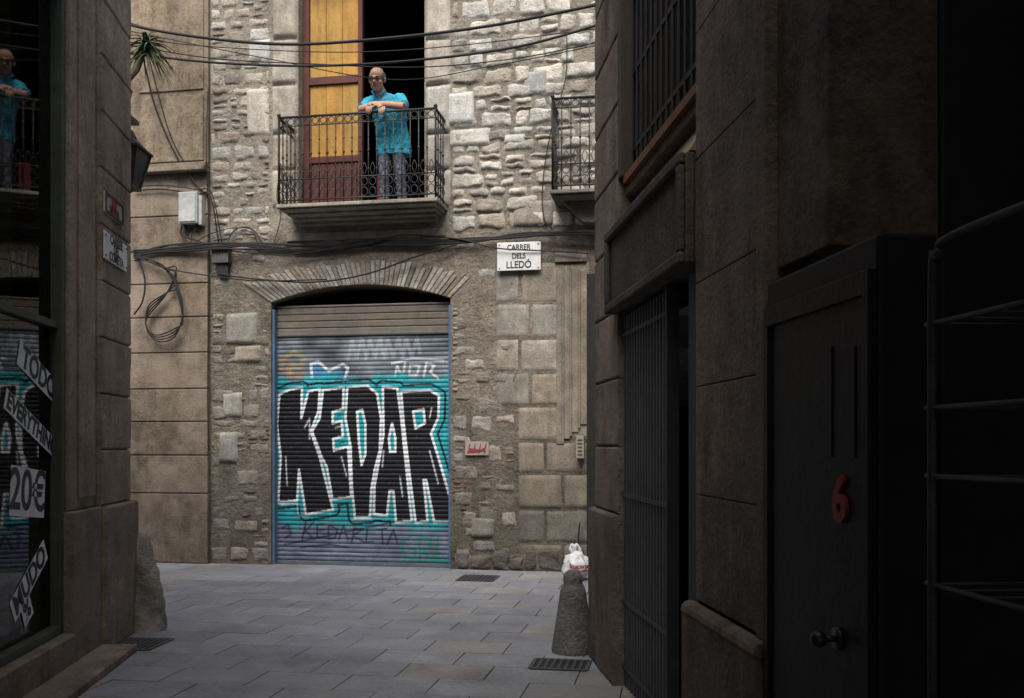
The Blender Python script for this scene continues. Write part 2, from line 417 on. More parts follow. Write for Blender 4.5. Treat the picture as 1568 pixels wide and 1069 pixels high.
def graffiti(X,Y):
    C=np.zeros(X.shape+(3,)); C[:]=(.185,.215,.25)
    nz=np.sin(X*.11+np.sin(Y*.07)*2)+np.sin(Y*.09+np.sin(X*.05)*3)
    C*= (1+.16*nz)[...,None]
    low=np.clip((Y-790)/25,0,1)[...,None]; C=C*(1-low)+np.array((.18,.21,.31))*low*(1+.12*nz)[...,None]
    def paint(mask,col,a=1.0):
        mk=(np.asarray(mask,float)*a)[...,None]; C[:]=C*(1-mk)+np.array(col)*mk
    def stroke(pts,w,col,a=1.0):
        d=dpoly(X,Y,pts,False); paint(np.clip((w-d)/1.2+.5,0,1),col,a)
    paint(np.clip(1-dpoly(X,Y,[(470,525),(505,540),(520,560)],False)/22,0,1),(.04,.04,.05),.8)
    paint(np.clip(1-dpoly(X,Y,[(600,530),(640,540),(680,530)],False)/18,0,1),(.07,.08,.11),.65)
    for q in range(4):
        x=530+q*28; stroke([(x,548),(x+6,520),(x+14,545),(x+22,518),(x+26,540)],3.0,(.42,.45,.52),.5)
    stroke([(425,560),(428,545),(445,536),(462,545),(455,560),(440,555),(436,570),(462,574)],4.0,(.40,.36,.16),.6)
    stroke([(420,575),(430,562),(438,578),(452,566),(466,580)],2.2,(.45,.12,.12),.5)
    stroke([(420,548),(440,552),(436,566)],2.2,(.45,.14,.12),.4)
    stroke([(474,578),(472,555),(484,552),(500,566),(522,556),(530,562),(524,582)],2.2,(.7,.78,.85),.9)
    paint(inpoly(X,Y,[(476,578),(476,558),(486,556),(500,570),(520,562),(522,580)]),(.06,.25,.5),.75)
    for pts in ([(602,580),(606,560),(614,578),(618,556)],[(624,574),(626,558),(640,560),(636,574),(624,574)],[(646,578),(650,556),(662,560),(656,570),(668,580)],[(598,556),(630,549),(675,552)]):
        stroke(pts,1.8,(.7,.72,.76),.85)
    ins=np.zeros(X.shape,bool); dist=np.full(X.shape,1e9)
    for L_ in (K,E,D,A,Rr):
        ins|=inpoly(X,Y,L_); dist=np.minimum(dist,dpoly(X,Y,L_))
    hol=np.zeros(X.shape,bool)
    for h in holes: hol|=inpoly(X,Y,h); dist=np.minimum(dist,dpoly(X,Y,h))
    ins&=~hol
    sd=np.where(ins,-dist,dist)
    wob=4*np.sin(X*.06)+3*np.sin(X*.17+1)
    TE=(.014,.36,.42)
    fade=np.clip((Y-(570+wob))/12,0,1)*np.clip(((814+wob*.8)-Y)/14,0,1)
    paint(fade,TE,.96); paint(fade*((np.sin(X*.3+Y*.13)+np.sin(Y*.21))>1.0),(.045,.48,.52),.6)
    paint((sd>8)&(sd<11.2)&(Y<806)&(X>419),(.012,.012,.016))
    paint(hol,TE)
    paint(np.clip((2.4-np.abs(sd))/1.0,0,1),(.80,.83,.86))
    paint(sd<-1.8,(.010,.011,.016))
    for pts in ([(462,655),(470,640),(470,672)],[(510,655),(521,652)],[(520,700),(528,730)],[(585,690),(583,715)],[(432,700),(434,745)],[(610,730),(614,760)],[(655,690),(668,740)],[(655,640),(658,625)],[(425,775),(450,772),(452,792),(466,793)],[(536,798),(566,795)]):
        stroke(pts,1.1,(.6,.64,.7),.85)
    paint((sd<-2)&((np.sin(X*.9+Y*.35)+np.sin(X*.23-Y*.31)+np.sin(Y*.8))>2.1),(.06,.065,.075),.6)
    cs=(.03,.025,.07)
    for pts in ([(458,830),(464,800),(462,818),(476,802)],[(463,815),(478,830)],[(482,826),(482,806),(494,804)],[(482,815),(492,814)],[(482,826),(496,824)],[(500,828),(500,806),(514,812),(510,826),(500,828)],[(516,828),(523,806),(530,828)],[(430,838),(600,800)],
        [(536,832),(540,810),(552,812),(538,822),(556,832)],[(560,812),(558,832),(570,830)],[(576,812),(590,810),(582,812),(584,834)],[(455,842),(500,836),(530,840)],[(590,835),(600,812),(606,832)],[(426,812),(436,806),(440,822),(430,828)]):
        stroke(pts,1.4,cs,.9)
    gr=(.02,.26,.21)
    for pts in ([(628,820),(612,832),(614,852),(632,856),(634,840),(622,842)],[(640,856),(640,822),(656,824),(654,838),(642,840),(660,858)],[(668,822),(664,856),(684,852)],[(610,862),(688,858)]):
        stroke(pts,2.2,gr,.9)
    stroke([(424,850),(440,845),(470,852),(520,848),(560,852)],1.2,(.4,.45,.5),.5)
    stroke([(425,800),(421,815),(432,820),(428,832)],1.8,(.25,.14,.4),.8)
    return C
su0,su1=uA+.035,uB-.035; ztop=fz(553,510); zbot=.05
pitch=.0585; ns=int((ztop-zbot)/pitch); pr=[(0,-.005),(.08,-.001),(.2,.004),(.42,.007),(.66,.006),(.84,.002),(.93,-.003)]
zz=[];dd=[]
for i in range(ns):
    for t,d in pr: zz.append(zbot+(i+t)*pitch); dd.append(d)
zz.append(zbot+ns*pitch); dd.append(-.006)
NC=440; us=np.linspace(su0,su1,NC); zz=np.array(zz)
UU,ZZ=np.meshgrid(us,zz)
PX=415+275*(UU-uA)/(uB-uA); PY=868-(ZZ-0)*(868-510)/(ztop)
COL=graffiti(PX,PY)
sd0=-.13
m=MB(); vs=[]
for j in range(len(zz)):
    for i in range(NC): vs.append(FA.W(us[i],zz[j],sd0+dd[j]+.004*math.sin(us[i]*5+zz[j]*1.3)))
fs=[(j*NC+i,j*NC+i+1,(j+1)*NC+i+1,(j+1)*NC+i) for j in range(len(zz)-1) for i in range(NC-1)]
m.add(vs,fs,[tuple(c) for c in COL.reshape(-1,3)])
M_sh=mat('spray_painted_steel',attr=True,var=.28,scale=6,bump=0,rough=.6,spec=.22,grime_shade=.2)
m.make('slat_curtain',M_sh,SH,smooth=True)
m=MB()
z=ztop+.004
while z<fz(553,474):
    m.prism(FA,[(su0,z),(su1,z),(su1,z+.085),(su0,z+.085)],sd0-.02,sd0+.02,jcol((.17,.148,.122),.12)); z+=.09
m.box(FA,su0,su1,ztop-.02,ztop+.02,sd0-.02,sd0+.032,(.11,.11,.11))
m.box(FA,su0,su1,z,z+.03,sd0-.03,sd0+.03,(.19,.165,.145))
m.make('upper_panels',M_attr,SH,bevel=.012)
m=MB()
for a,b in ((uA+.002,uA+.036),(uB-.036,uB-.002)): m.box(FA,a,b,0,fz(553,470),sd0-.05,-.03,(.09,.16,.26))
m.box(FA,su0,su1,.003,.05,sd0-.03,sd0+.03,(.13,.15,.18))
m.make('guide_rails',M_attr,SH,bevel=.004)

# =================================================================== BALCONY
def balcony(name,u0,u1,zf,dep,mb_bars=.085,slabcol=(.40,.36,.30),corbel=True):
    G=grp(name); m=MB()
    m.box(FA,u0-.03,u1+.03,zf-.045,zf,0,dep+.03,slabcol); m.box(FA,u0+.01,u1-.01,zf-.075,zf-.048,0,dep-.01,slabcol)
    if corbel:
        m.box(FA,u0+.05,u1-.05,zf-.105,zf-.078,0,.36,slabcol); m.box(FA,u0+.08,u1-.08,zf-.14,zf-.108,0,.22,slabcol); m.box(FA,u0+.10,u1-.10,zf-.18,zf-.143,0,.10,slabcol)
    else:
        m.prism(FA,[(u0+.1,zf-.078),(u1,zf-.078),(u1,zf-.42),(u0+.35,zf-.34)],0,.25,slabcol)
    m.make('stone_slab',M_ash,G,bevel=.008)
    m=MB(); t=.009
    def run(pt,L,n):
        for zz_,r in ((zf+1.10,.016),(zf+.985,.008),(zf+.31,.009),(zf+.05,.010)):
            a=pt(0);b=pt(L); m.tube([FA.W(a[0],zz_,a[1]),FA.W(b[0],zz_,b[1])],r,8)
        for i in range(n+1):
            s=L*i/n; q=pt(s); m.tube([FA.W(q[0],zf+.0,q[1]),FA.W(q[0],zf+1.10,q[1])],.0085 if 0<i<n else .014,6)
            c=Vector(FA.W(q[0],zf+.63,q[1])); m.ball(c,(.016,.016,.022),8,6); c.z=zf+.80; m.ball(c,(.013,.013,.016),6,5)
            c.z=zf+.40; m.ball(c,(.014,.014,.018),6,5)
        for i in range(n):
            s=L*(i+.5)/n; q0=pt(s)
            rr=L/n*.38
            for zc_,ra in ((zf+1.04,.04),(zf+.245,.05),(zf+.12,.055)):
                pts=[]
                for k in range(13):
                    a=2*math.pi*k/12; q=pt(s+rr*math.cos(a)); pts.append(FA.W(q[0],zc_+ra*math.sin(a),q[1]))
                m.tube(pts,.006,5,cap=False)
            for k in (-1,1):
                pts=[]
                for j in range(7):
                    tt=j/6; q=pt(s+k*rr*math.sin(tt*math.pi)*.7); pts.append(FA.W(q[0],zf+.32+.16*tt,q[1]))
                m.tube(pts,.005,5)
    n=int(round((u1-u0)/mb_bars)); run(lambda s:(u0+s,dep),u1-u0,n)
    run(lambda s:(u0,dep-s),dep,4); run(lambda s:(u1,dep-s),dep,4)
    for u in (u0,u1):
        c=FA.W(u,zf+1.13,dep); m.ball(c,.026,10,8)
    m.make('wrought_iron_railing',M_iron,G,smooth=True)
    return G
BD=.5
b0,b1=fu(427,BD),fu(667,BD)
balcony('balcony',b0,b1,zF,BD,.105)
zf2=FA.at(880,290,.5)[1]
balcony('balcony',fu(846,.5),fu(846,.5)+2.0,zf2,.5,.11,slabcol=(.22,.2,.17),corbel=False)

BDr=grp('balcony_door')
RED=(.11,.035,.027); YEL=(.50,.275,.06)
M_yel=mat('ochre_painted_wood',attr=True,var=.22,scale=4,bump=.15,bscale=20,rough=.6,streak=.3)
m=MB(); dm=-.17
x0,x1,xm=dU0,dU1,fu(556,-.17)
m.box(FA,x0,x0+.09,zF,zD1,dm-.05,dm+.03,RED); m.box(FA,x1-.03,x1,zF,zD1,dm-.05,dm+.03,(.05,.03,.028))
m.box(FA,xm-.06,xm,zF,zD1,dm-.047,dm+.033,RED)
def zy(py): return fz(505,py,-.17)
for a,b in ((118,130),(240,250),(-30,-20)): m.box(FA,x0+.09,xm-.06,zy(b),zy(a),dm-.045,dm+.028,RED)
m.box(FA,x0+.09,xm-.06,zF,zy(250),dm-.03,dm+.005,RED)
wd=(xm-.06)-(x0+.09)
for k in range(3):
    a=x0+.09+wd*(k+.1)/3; b=x0+.09+wd*(k+.9)/3; m.box(FA,a,b,zF+.1,zy(258),dm+.005,dm+.022,(.13,.04,.03))
m.make('door_frame',M_attr,BDr,bevel=.006)
m=MB(); 
for k in range(3):
    a=x0+.09+wd*k/3+.002; b=x0+.09+wd*(k+1)/3-.002
    m.box(FA,a,b,zy(240),zy(130),dm-.03,dm-.005,jcol(YEL,.05)); m.box(FA,a,b,zy(118),zD1,dm-.03,dm-.0055,jcol(YEL,.05))
m.make('ochre_panels',M_yel,BDr,bevel=.004)
m=MB()
m.box(FA,fu(566),fu(582),zF,zF+.55,-.35,-.30,(.35,.03,.09)); m.make('inner_curtain',M_attr,BDr,bevel=.01)

# =================================================================== MAN
MAN=grp('man')
um=fu(601,.15)
def mp(x,y,z): return FA.W(um+x,zF+z,y)   # y = distance from wall toward the street
M_skin=mat('skin',(.47,.27,.195),var=.15,scale=14,bump=0,rough=.55)
M_shirt=mat('turquoise_cotton',(.06,.50,.70),var=.3,scale=9,bump=.6,bscale=9,rough=.85,dist=.03)
M_jean=mat('grey_denim',(.20,.225,.29),var=.55,scale=10,bump=.6,bscale=12,rough=.9,dist=.03)
M_hair=mat('grey_brown_hair',(.14,.115,.095),var=.4,scale=60,bump=.5,rough=.8)
def ell(mb,c,r,fn=None,seg=20,ring=14):
    vs=[];fs=[]
    for i in range(ring+1):
        th=math.pi*i/ring
        for k in range(seg):
            ph=2*math.pi*k/seg; vs.append(mp(c[0]+r[0]*math.sin(th)*math.cos(ph),c[1]+r[1]*math.sin(th)*math.sin(ph),c[2]+r[2]*math.cos(th)))
    for i in range(ring):
        for k in range(seg): k2=(k+1)%seg; fs.append((i*seg+k,(i+1)*seg+k,(i+1)*seg+k2,i*seg+k2))
    mb.add(vs,fs)
def limb(mb,pts,rs,sides=12,n=5):
    P=spline([mp(*p) for p in pts],n); m_=len(pts)-1; rr=[]
    for i in range(len(P)):
        t=i/n; k=min(int(t),m_-1); f=t-k; rr.append(rs[k]*(1-f)+rs[k+1]*f)
    mb.tube(P,rr,sides)
def loft(mb,rings,seg=24,fold=0):
    vs=[];fs=[]
    for j,(cx,cy,cz,rx,ry) in enumerate(rings):
        for k in range(seg):
            a=2*math.pi*k/seg; q=1+fold*math.sin(a*7+j*.7)*(1 if fold else 0)
            ca,sa=math.cos(a),math.sin(a)
            vs.append(mp(cx+rx*q*math.copysign(abs(ca)**.8,ca),cy+ry*q*math.copysign(abs(sa)**.8,sa),cz))
    for j in range(len(rings)-1):
        for k in range(seg): k2=(k+1)%seg; fs.append((j*seg+k,j*seg+k2,(j+1)*seg+k2,(j+1)*seg+k))
    fs.append(tuple(range(seg-1,-1,-1))); fs.append(tuple((len(rings)-1)*seg+k for k in range(seg)))
    mb.add(vs,fs)
def remesh(o,v=.008,sm=4,disp=None):
    r=o.modifiers.new('r','REMESH'); r.mode='VOXEL'; r.voxel_size=v; r.use_smooth_shade=True
    s=o.modifiers.new('s','SMOOTH'); s.iterations=sm; s.factor=.5
    if disp:
        tx=bpy.data.textures.new('folds','CLOUDS'); tx.noise_scale=disp[1]
        d=o.modifiers.new('d','DISPLACE'); d.texture=tx; d.strength=disp[0]; d.mid_level=.5
HX,HY,HZ=-.115,.43,1.53
HS=1.17; TL=.34   # head scale and forward tilt (looks down to the street)
def hp(x,y,z):
    x*=HS;y*=HS;z*=HS; c,s=math.cos(TL),math.sin(TL)
    return (HX+x,HY+y*c+z*s,HZ-y*s+z*c)
def hell(mb,c,r,**k): ell(mb,hp(*c),tuple(q*HS for q in r),**k)
def hlimb(mb,pts,rs,*a): limb(mb,[hp(*p) for p in pts],[q*HS for q in rs],*a)
m=MB()
hell(m,(0,-.02,.035),(.078,.098,.088)); hell(m,(0,.02,-.035),(.065,.068,.080)); hell(m,(0,.045,-.085),(.044,.038,.032))
hell(m,(0,.074,.022),(.055,.022,.013))
hlimb(m,[(0,.085,.010),(0,.112,-.028)],[.011,.020],10)
for k in (-1,1):
    hell(m,(k*.016,.097,-.032),(.012,.012,.010))
    hell(m,(k*.081,-.01,-.005),(.013,.022,.034)); hell(m,(k*.042,.055,-.03),(.024,.024,.022)); hell(m,(k*.04,.04,-.065),(.024,.024,.026))
hell(m,(0,.084,-.068),(.026,.014,.008)); hell(m,(0,.080,-.050),(.030,.016,.010))
limb(m,[(-.05,.26,1.28),(-.085,.33,1.38),(HX,HY-.04,HZ-.07)],[.08,.068,.066])
loft(m,[(0,.12,.85,.15,.1),(-.02,.17,1.05,.15,.1),(-.04,.23,1.25,.17,.1),(-.05,.27,1.35,.12,.08)])
SHL=(-.235,.27,1.315); SHR=(.135,.27,1.325); ELL=(-.325,.44,1.165); ELR=(.225,.44,1.17)
WRL=(-.085,.535,1.165); WRR=(-.13,.50,1.205)
limb(m,[SHL,(-.285,.35,1.24),ELL],[.055,.050,.046]); limb(m,[SHR,(.185,.35,1.25),ELR],[.055,.050,.046])
limb(m,[ELL,(-.2,.50,1.165),WRL],[.050,.046,.031]); limb(m,[ELR,(.05,.49,1.185),WRR],[.050,.046,.031])
limb(m,[WRL,(-.045,.55,1.15),(-.02,.565,1.12)],[.029,.036,.034]); limb(m,[WRR,(-.165,.53,1.18),(-.18,.555,1.15)],[.029,.036,.034])
body=m.make('body',M_skin,MAN,smooth=True); remesh(body,.0065,1)
m=MB()
for i in range(4):
    L_=(.074,.083,.078,.062)[i]
    ax,az=-.048+i*.021,1.115; 
    limb(m,[(ax+.01,.565,az+.02),(ax+.012,.583,az-L_*.35),(ax+.008,.580,az-L_*.75),(ax+.002,.568,az-L_)],[.0115,.0105,.0095,.008],8)
    ax=-.208+i*.021
    limb(m,[(ax+.012,.555,1.165),(ax+.006,.577,1.145-L_*.3),(ax+.004,.577,1.145-L_*.75),(ax+.006,.565,1.145-L_*1.05)],[.0115,.0105,.0095,.008],8)
limb(m,[(-.07,.56,1.165),(-.10,.583,1.15),(-.118,.585,1.125)],[.013,.011,.009],8)
limb(m,[(-.15,.54,1.185),(-.13,.572,1.18),(-.105,.582,1.165)],[.013,.011,.009],8)
m.make('fingers',M_skin,MAN,smooth=True)
m=MB()
loft(m,[(.01,.11,.66,.225,.135),(.01,.12,.74,.222,.14),(0,.13,.86,.208,.14),(-.01,.16,.98,.205,.142),(-.02,.19,1.10,.212,.142),(-.035,.23,1.22,.222,.135),(-.045,.26,1.31,.215,.118),(-.055,.275,1.355,.15,.095),(-.07,.30,1.385,.09,.08)],fold=.05)
limb(m,[(-.2,.26,1.31),(-.245,.30,1.29),(-.295,.37,1.215),(-.322,.425,1.18)],[.088,.085,.077,.071]); limb(m,[(.1,.26,1.32),(.15,.30,1.295),(.197,.37,1.22),(.220,.425,1.185)],[.088,.085,.077,.071])
sh=m.make('shirt',M_shirt,MAN,smooth=True); remesh(sh,.009,1,(.036,.07))
m=MB()
for k in (-1,1):
    limb(m,[(HX+k*.060,.30,1.42),(HX+k*.070,.38,1.40),(HX+k*.035,.415,1.34)],[.016,.022,.010],8)
limb(m,[(HX+.01,.385,1.35),(-.07,.395,1.25),(-.035,.345,1.1),(-.01,.30,.95),(0,.275,.72)],[.006,.007,.007,.007,.007],6)
for k,x in ((-1,-.16),(1,.09)): limb(m,[(x-.05,.365,1.23),(x+.05,.365,1.23)],[.006,.006],6)
m.make('collar_and_placket',mat('shirt_trim',(.03,.32,.48),var=.1,bump=0,rough=.85),MAN,smooth=True)
m=MB()
loft(m,[(0,.12,.78,.155,.11),(0,.12,.88,.165,.12),(0,.12,.95,.16,.115)])
for k in (-1,1): limb(m,[(k*.08,.12,.86),(k*.092,.15,.66),(k*.105,.17,.46),(k*.11,.13,.26),(k*.115,.10,.09)],[.098,.088,.072,.066,.062])
tr=m.make('trousers',M_jean,MAN,smooth=True); remesh(tr,.01,2,(.03,.06))
m=MB()
for k in (-1,1):
    ell(m,(k*.12,.15,.045),(.045,.13,.045)); ell(m,(k*.12,.09,.055),(.045,.07,.055))
m.make('shoes',mat('brown_leather',(.05,.035,.025),var=.2,bump=0,rough=.5),MAN,smooth=True)
m=MB()
for k in (-1,1):
    hell(m,(k*.068,-.030,.020),(.021,.066,.050))
    hlimb(m,[(k*.014,.097,.026),(k*.03,.097,.031),(k*.05,.080,.024)],[.003,.005,.003],6)
hell(m,(0,-.085,.005),(.062,.04,.06)); hell(m,(0,-.050,.086),(.062,.062,.043))
hlimb(m,[(-.026,.093,-.061),(0,.100,-.058),(.026,.093,-.061)],[.0025,.003,.0025],6)
m.make('hair',M_hair,MAN,smooth=True)
m=MB()
for k in (-1,1):
    pts=[mp(*hp(k*.032+.023*math.cos(a),.110,-.004+.015*math.sin(a))) for a in [2*math.pi*i/14 for i in range(15)]]
    m.tube(pts,.0019,6,cap=False); m.tube([mp(*hp(k*.055,.106,.000)),mp(*hp(k*.085,-.0,.006))],.0019,6)
m.tube([mp(*hp(-.009,.112,.0)),mp(*hp(.009,.112,.0))],.002,6)
m.make('glasses',M_iron,MAN,smooth=True)
m=MB()
for k in (-1,1): hell(m,(k*.031,.085,-.003),(.010,.008,.0045))
m.make('eyes',mat('eye',(.06,.04,.03),var=0,bump=0,rough=.2),MAN,smooth=True)

# =================================================================== STUCCO BUILDING (left of facade)
ST=grp('stucco_building'); sdp=.07
uE=fu(322)-.004
zc1=fz(260,268)
joints=[fz(260,y) for y in (858,755,697,646,596,541,487,436,386,333,290)]
joints[0]=0
mr=MB()
for a,b in zip(joints[:-1],joints[1:]):
    mr.box(FA,uE-4.5,uE,a+.007,b-.007,-.4,sdp,jcol((.68,.665,.635),.10,.03))
mr.box(FA,uE-4.5,uE-.003,0,zc1,-.42,sdp-.018,(.4,.4,.4))
mr.box(FA,uE-4.5,uE+.0,zc1-.0,zc1+.06,-.4,sdp+.11,(.7,.7,.7)); mr.box(FA,uE-4.5,uE+.0,zc1+.063,zc1+.12,-.4,sdp+.06,(.7,.7,.7)); 
mr.make('rusticated_ground_floor',M_rust,ST,bevel=.010)
m=MB(); m.box(FA,uE-4.5,uE,zc1+.123,H-1,-.4,sdp-.02); 
m.box(FA,uE-1.0,uE-.06,fz(270,250),fz(270,150),sdp-.02,sdp+.0); 
m.box(FA,uE-1.0,uE-.06,fz(270,142),fz(270,-10),sdp-.02,sdp+.0)
m.make('stucco_wall',M_stuc,ST,bevel=.01)
m=MB(); m.box(FA,uE-4.5,uE,H-.99,H-.8,-7,.3,(.3,.25,.2)); m.box(FA,uE-4.5,uE-4.3,0,H-1,-7,-.43,(.3,.25,.2)); m.make('roof',M_ash,ST)

# =================================================================== LEFT SHOP BUILDING
LB=grp('shop_building')
def lu(px): return LW.at(px,600)[0]
uw=lu(104); up=lu(146)
HB=6.4
def stack(P,uS,uE_,sgn,zs,mb,d_face,back=-.5,rad=.16,plinth=.0,inset=.022):
    """rusticated corner: footprint from uS to uE_ with rounded far corner"""
    def fp(ins,extra=0):
        o=d_face+extra-ins; e=uE_+extra-ins
        pts=[(uS,back),(uS,o)]
        for k in range(1,7): pts.append((uS+(e-rad-uS)*k/7,o))
        for k in range(7):
            a=math.pi/2*k/6; pts.append((e-rad+rad*math.sin(a),o-rad+rad*math.cos(a)))
        pts.append((e,-5.0)); return pts
    lv=[]
    for i,(a,b) in enumerate(zip(zs[:-1],zs[1:])):
        ex=plinth if i==0 else 0; sh=U(.86,1.12)
        lv+= [(a+.001,inset,ex,.5),(a+.008,.006,ex,sh),(a+.018,0,ex,sh)]+[(a+(b-a)*q,-.0,ex,sh) for q in (.25,.5,.75)]+[(b-.018,0,ex,sh),(b-.008,.006,ex,sh),(b,inset,ex if i else 0.0,.5)]
    n=len(fp(0)); vs=[];cs=[];fs=[]
    for z,ins,ex,c in lv:
        for (u,d) in fp(ins,ex):
            nz_=noise.noise(Vector((u*3,z*3,d*3)))*.008+noise.noise(Vector((u*9,z*9,d*9)))*.004
            vs.append(P.W(u+nz_*.5,z,d+nz_)); cs.append((c,c,c))
    for j in range(len(lv)-1):
        for k in range(n-1): fs.append((j*n+k,j*n+k+1,(j+1)*n+k+1,(j+1)*n+k))
    mb.add(vs,fs,cs)
m=MB()
zs=[0,1.12]+[1.12+.437*i for i in range(1,13)]
stack(LW,up,.16,1,zs,m,.05,plinth=.05)
m.make('rusticated_corner',M_rust,LB)
m=MB()
m.box(LW,uw+.05,up-.002,1.12,HB,-.4,.0,(1,1,1)); m.box(LW,uw+.0,up-.002,0,1.117,-.4,.05,(.95,.95,.95))
m.box(LW,uw+.2,up-.05,1.2,HB,0,.02,(.95,.95,.95))
m.box(LW,uw-6,uw+.05,5.0,HB,-.4,.0,(1,1,1)); m.box(LW,-20,uw-2.6,0,5.0-.002,-.4,.0,(1,1,1)); m.box(LW,-20,uw-6,5,HB,-.4,0,(1,1,1))
m.box(LW,uw-2.6,uw-.003,0,.26,-.4,.06,(1.0,1,1)); 
m.make('stone_wall',M_rust,LB,bevel=.015)
m=MB(); m.box(LW,-6,-.02+up,-.0,.06,.05,.32,(1.0,1.0,1.05)); m.make('door_step',M_rust,LB,bevel=.012)
m=MB(); m.box(LW,-20,.16,HB,HB+.2,-5,.1,(1,1,1)); m.make('roof',M_rust,LB)
SW=grp('shop_window')
FR=(.07,.08,.055)
m=MB()
m.box(LW,uw-.03,uw+.045,.262,5,-.14,-.03,FR); m.box(LW,uw-2.6,uw-.03,.262,.32,-.14,-.032,FR)
zt=LW.at(100,497)[1]; m.box(LW,uw-2.6,uw-.03,zt-.025,zt+.025,-.13,-.06,FR)
m.box(LW,uw-1.35,uw-1.29,.32,5,-.13,-.036,FR)
m.make('window_frame',M_attr,SW,bevel=.004)
m=MB(); m.add([LW.W(uw-2.6,.32,-.08),LW.W(uw-.031,.32,-.108),LW.W(uw-.031,4.99,-.108),LW.W(uw-2.6,4.99,-.08)],[(0,1,2,3)]); m.make('glass_pane',M_glass,SW)
m=MB()
m.box(LW,uw-2.7,uw+.3,.0,5.1,-3.05,-3.0,(.22,.25,.17)); m.box(LW,uw+.05,uw+.1,.3,5,-3.0,-.41,(.56,.57,.32)); m.box(LW,uw-2.7,uw-2.65,.3,5,-3.0,-.41,(.1,.1,.1))
m.box(LW,uw-2.6,uw+.05,.1,.25,-3.0,-.15,(.5,.42,.3)); m.box(LW,uw-2.6,uw+.05,5.0,5.05,-3.0,-.41,(.04,.04,.04))
for k in range(4):
    zz_=.40+.42*k; m.box(LW,uw-2.4,uw-.1,zz_,zz_+.03,-.9,-.40,(.3,.25,.17))
    u=uw-2.3
    while u<uw-.2:
        w=U(.06,.16); h=U(.1,.3); c=random.choice([(.6,.14,.1),(.14,.26,.5),(.7,.6,.4),(.18,.4,.2),(.7,.45,.12),(.4,.33,.26)])
        m.box(LW,u,u+w,zz_+.032,zz_+.032+h,-.8,-.5,c); u+=w+U(.02,.12)
m.make('shop_interior',M_attr,SW,bevel=.01)
def sticker(name,txt,px,py,ang,w,h,size,bg=(.80,.80,.80),sx=1,shift=0):
    G=grp(name); u,z=LW.at(px,py,-.095); mm=MB(); c,s=math.cos(ang),math.sin(ang)
    u+=shift*c; z+=shift*s
    poly=[(u+c*x-s*y,z+s*x+c*y) for x,y in ((-w/2,-h/2),(w/2,-h/2),(w/2,h/2),(-w/2,h/2))]
    mm.prism(LW,poly,-.0985,-.0965,bg); mm.make('sticker_sheet',M_attr,G)
    text(txt,LW,u,z,size,-.0955,M_text,G,'sticker_lettering',rot=ang,sx=sx,bold=.006)
sticker('todo_sticker','TODO',63,576,-.33,.74,.17,.205,sx=1.0,shift=-.03)
sticker('everything_sticker','EVERYTHING',62,664,-.36,.94,.135,.15,shift=-.14)
sticker('price_sticker','20€',50,755,-.10,.58,.32,.37,shift=-.07)
sticker('mudo_sticker','MUDO',50,880,.55,.66,.16,.195,shift=-.05)
sticker('small_sticker','%',42,935,.5,.16,.16,.16)
# =================================================================== signs
def plate(name,P,px0,py0,px1,py1,d,lines):
    G=grp(name); u0,z1=P.at(px0,py0,d); u1,z0=P.at(px1,py1,d)
    mm=MB(); mm.box(P,u0,u1,z0,z1,d-.012,d,(1,1,1)); mm.make('enamel_plate',M_ceram,G,bevel=.006)
    n=len(lines); hh=(z1-z0); 
    for i,(t,sz,sx) in enumerate(lines):
        zc=z1-hh*(i+.62)/(n+.25); text(t,P,(u0+u1)/2,zc,sz,d+.002,M_text,G,'lettering',sx=sx,bold=.002)
    mm=MB()
    for a in (u0+.03,u1-.03):
        for b in (z0+.03,z1-.03): mm.tube([P.W(a,b,d),P.W(a,b,d+.006)],.009,8,(.15,.1,.07))
    mm.make('screws',M_attr,G)
plate('street_sign',FA,761,372,828,413,.075,[('CARRER',.095,.85),('DELS',.095,.85),('LLEDÓ',.125,.85)])
plate('street_sign',LW,160,352,195,417,.075,[('CARRER',.10,.9),('DEL',.095,.9),('COMETA',.10,.9)])
G=grp('exit_sign'); u0,z1=LW.at(160,292,.06); u1,z0=LW.at(187,345,.06); m=MB()
m.box(LW,u0,u1,z0,z1,.05,.066,(.45,.42,.36)); 
for a,b,c,d in ((u0,u1,z1-.02,z1),(u0,u1,z0,z0+.02),(u0,u0+.02,z0+.02,z1-.02),(u1-.02,u1,z0+.02,z1-.02)): m.box(LW,a,b,c,d,.066,.075,(.07,.06,.055))
uc,zc=(u0+u1)/2,z0+(z1-z0)*.6; HC=(.30,.04,.04)
m.box(LW,uc-.07,uc+.05,zc-.02,zc+.03,.0665,.073,HC); m.box(LW,uc+.03,uc+.06,zc+.02,zc+.075,.0665,.0735,HC); m.box(LW,uc+.05,uc+.095,zc+.05,zc+.075,.0665,.073,HC)
for a in (-.065,-.04,.01,.035): m.box(LW,uc+a,uc+a+.013,zc-.08,zc-.019,.0665,.0725,HC)
m.make('tile_plaque',M_attr,G); text('SALIDA',LW,uc,z0+.05,.075,.069,M_text,G,'lettering',bold=.002)

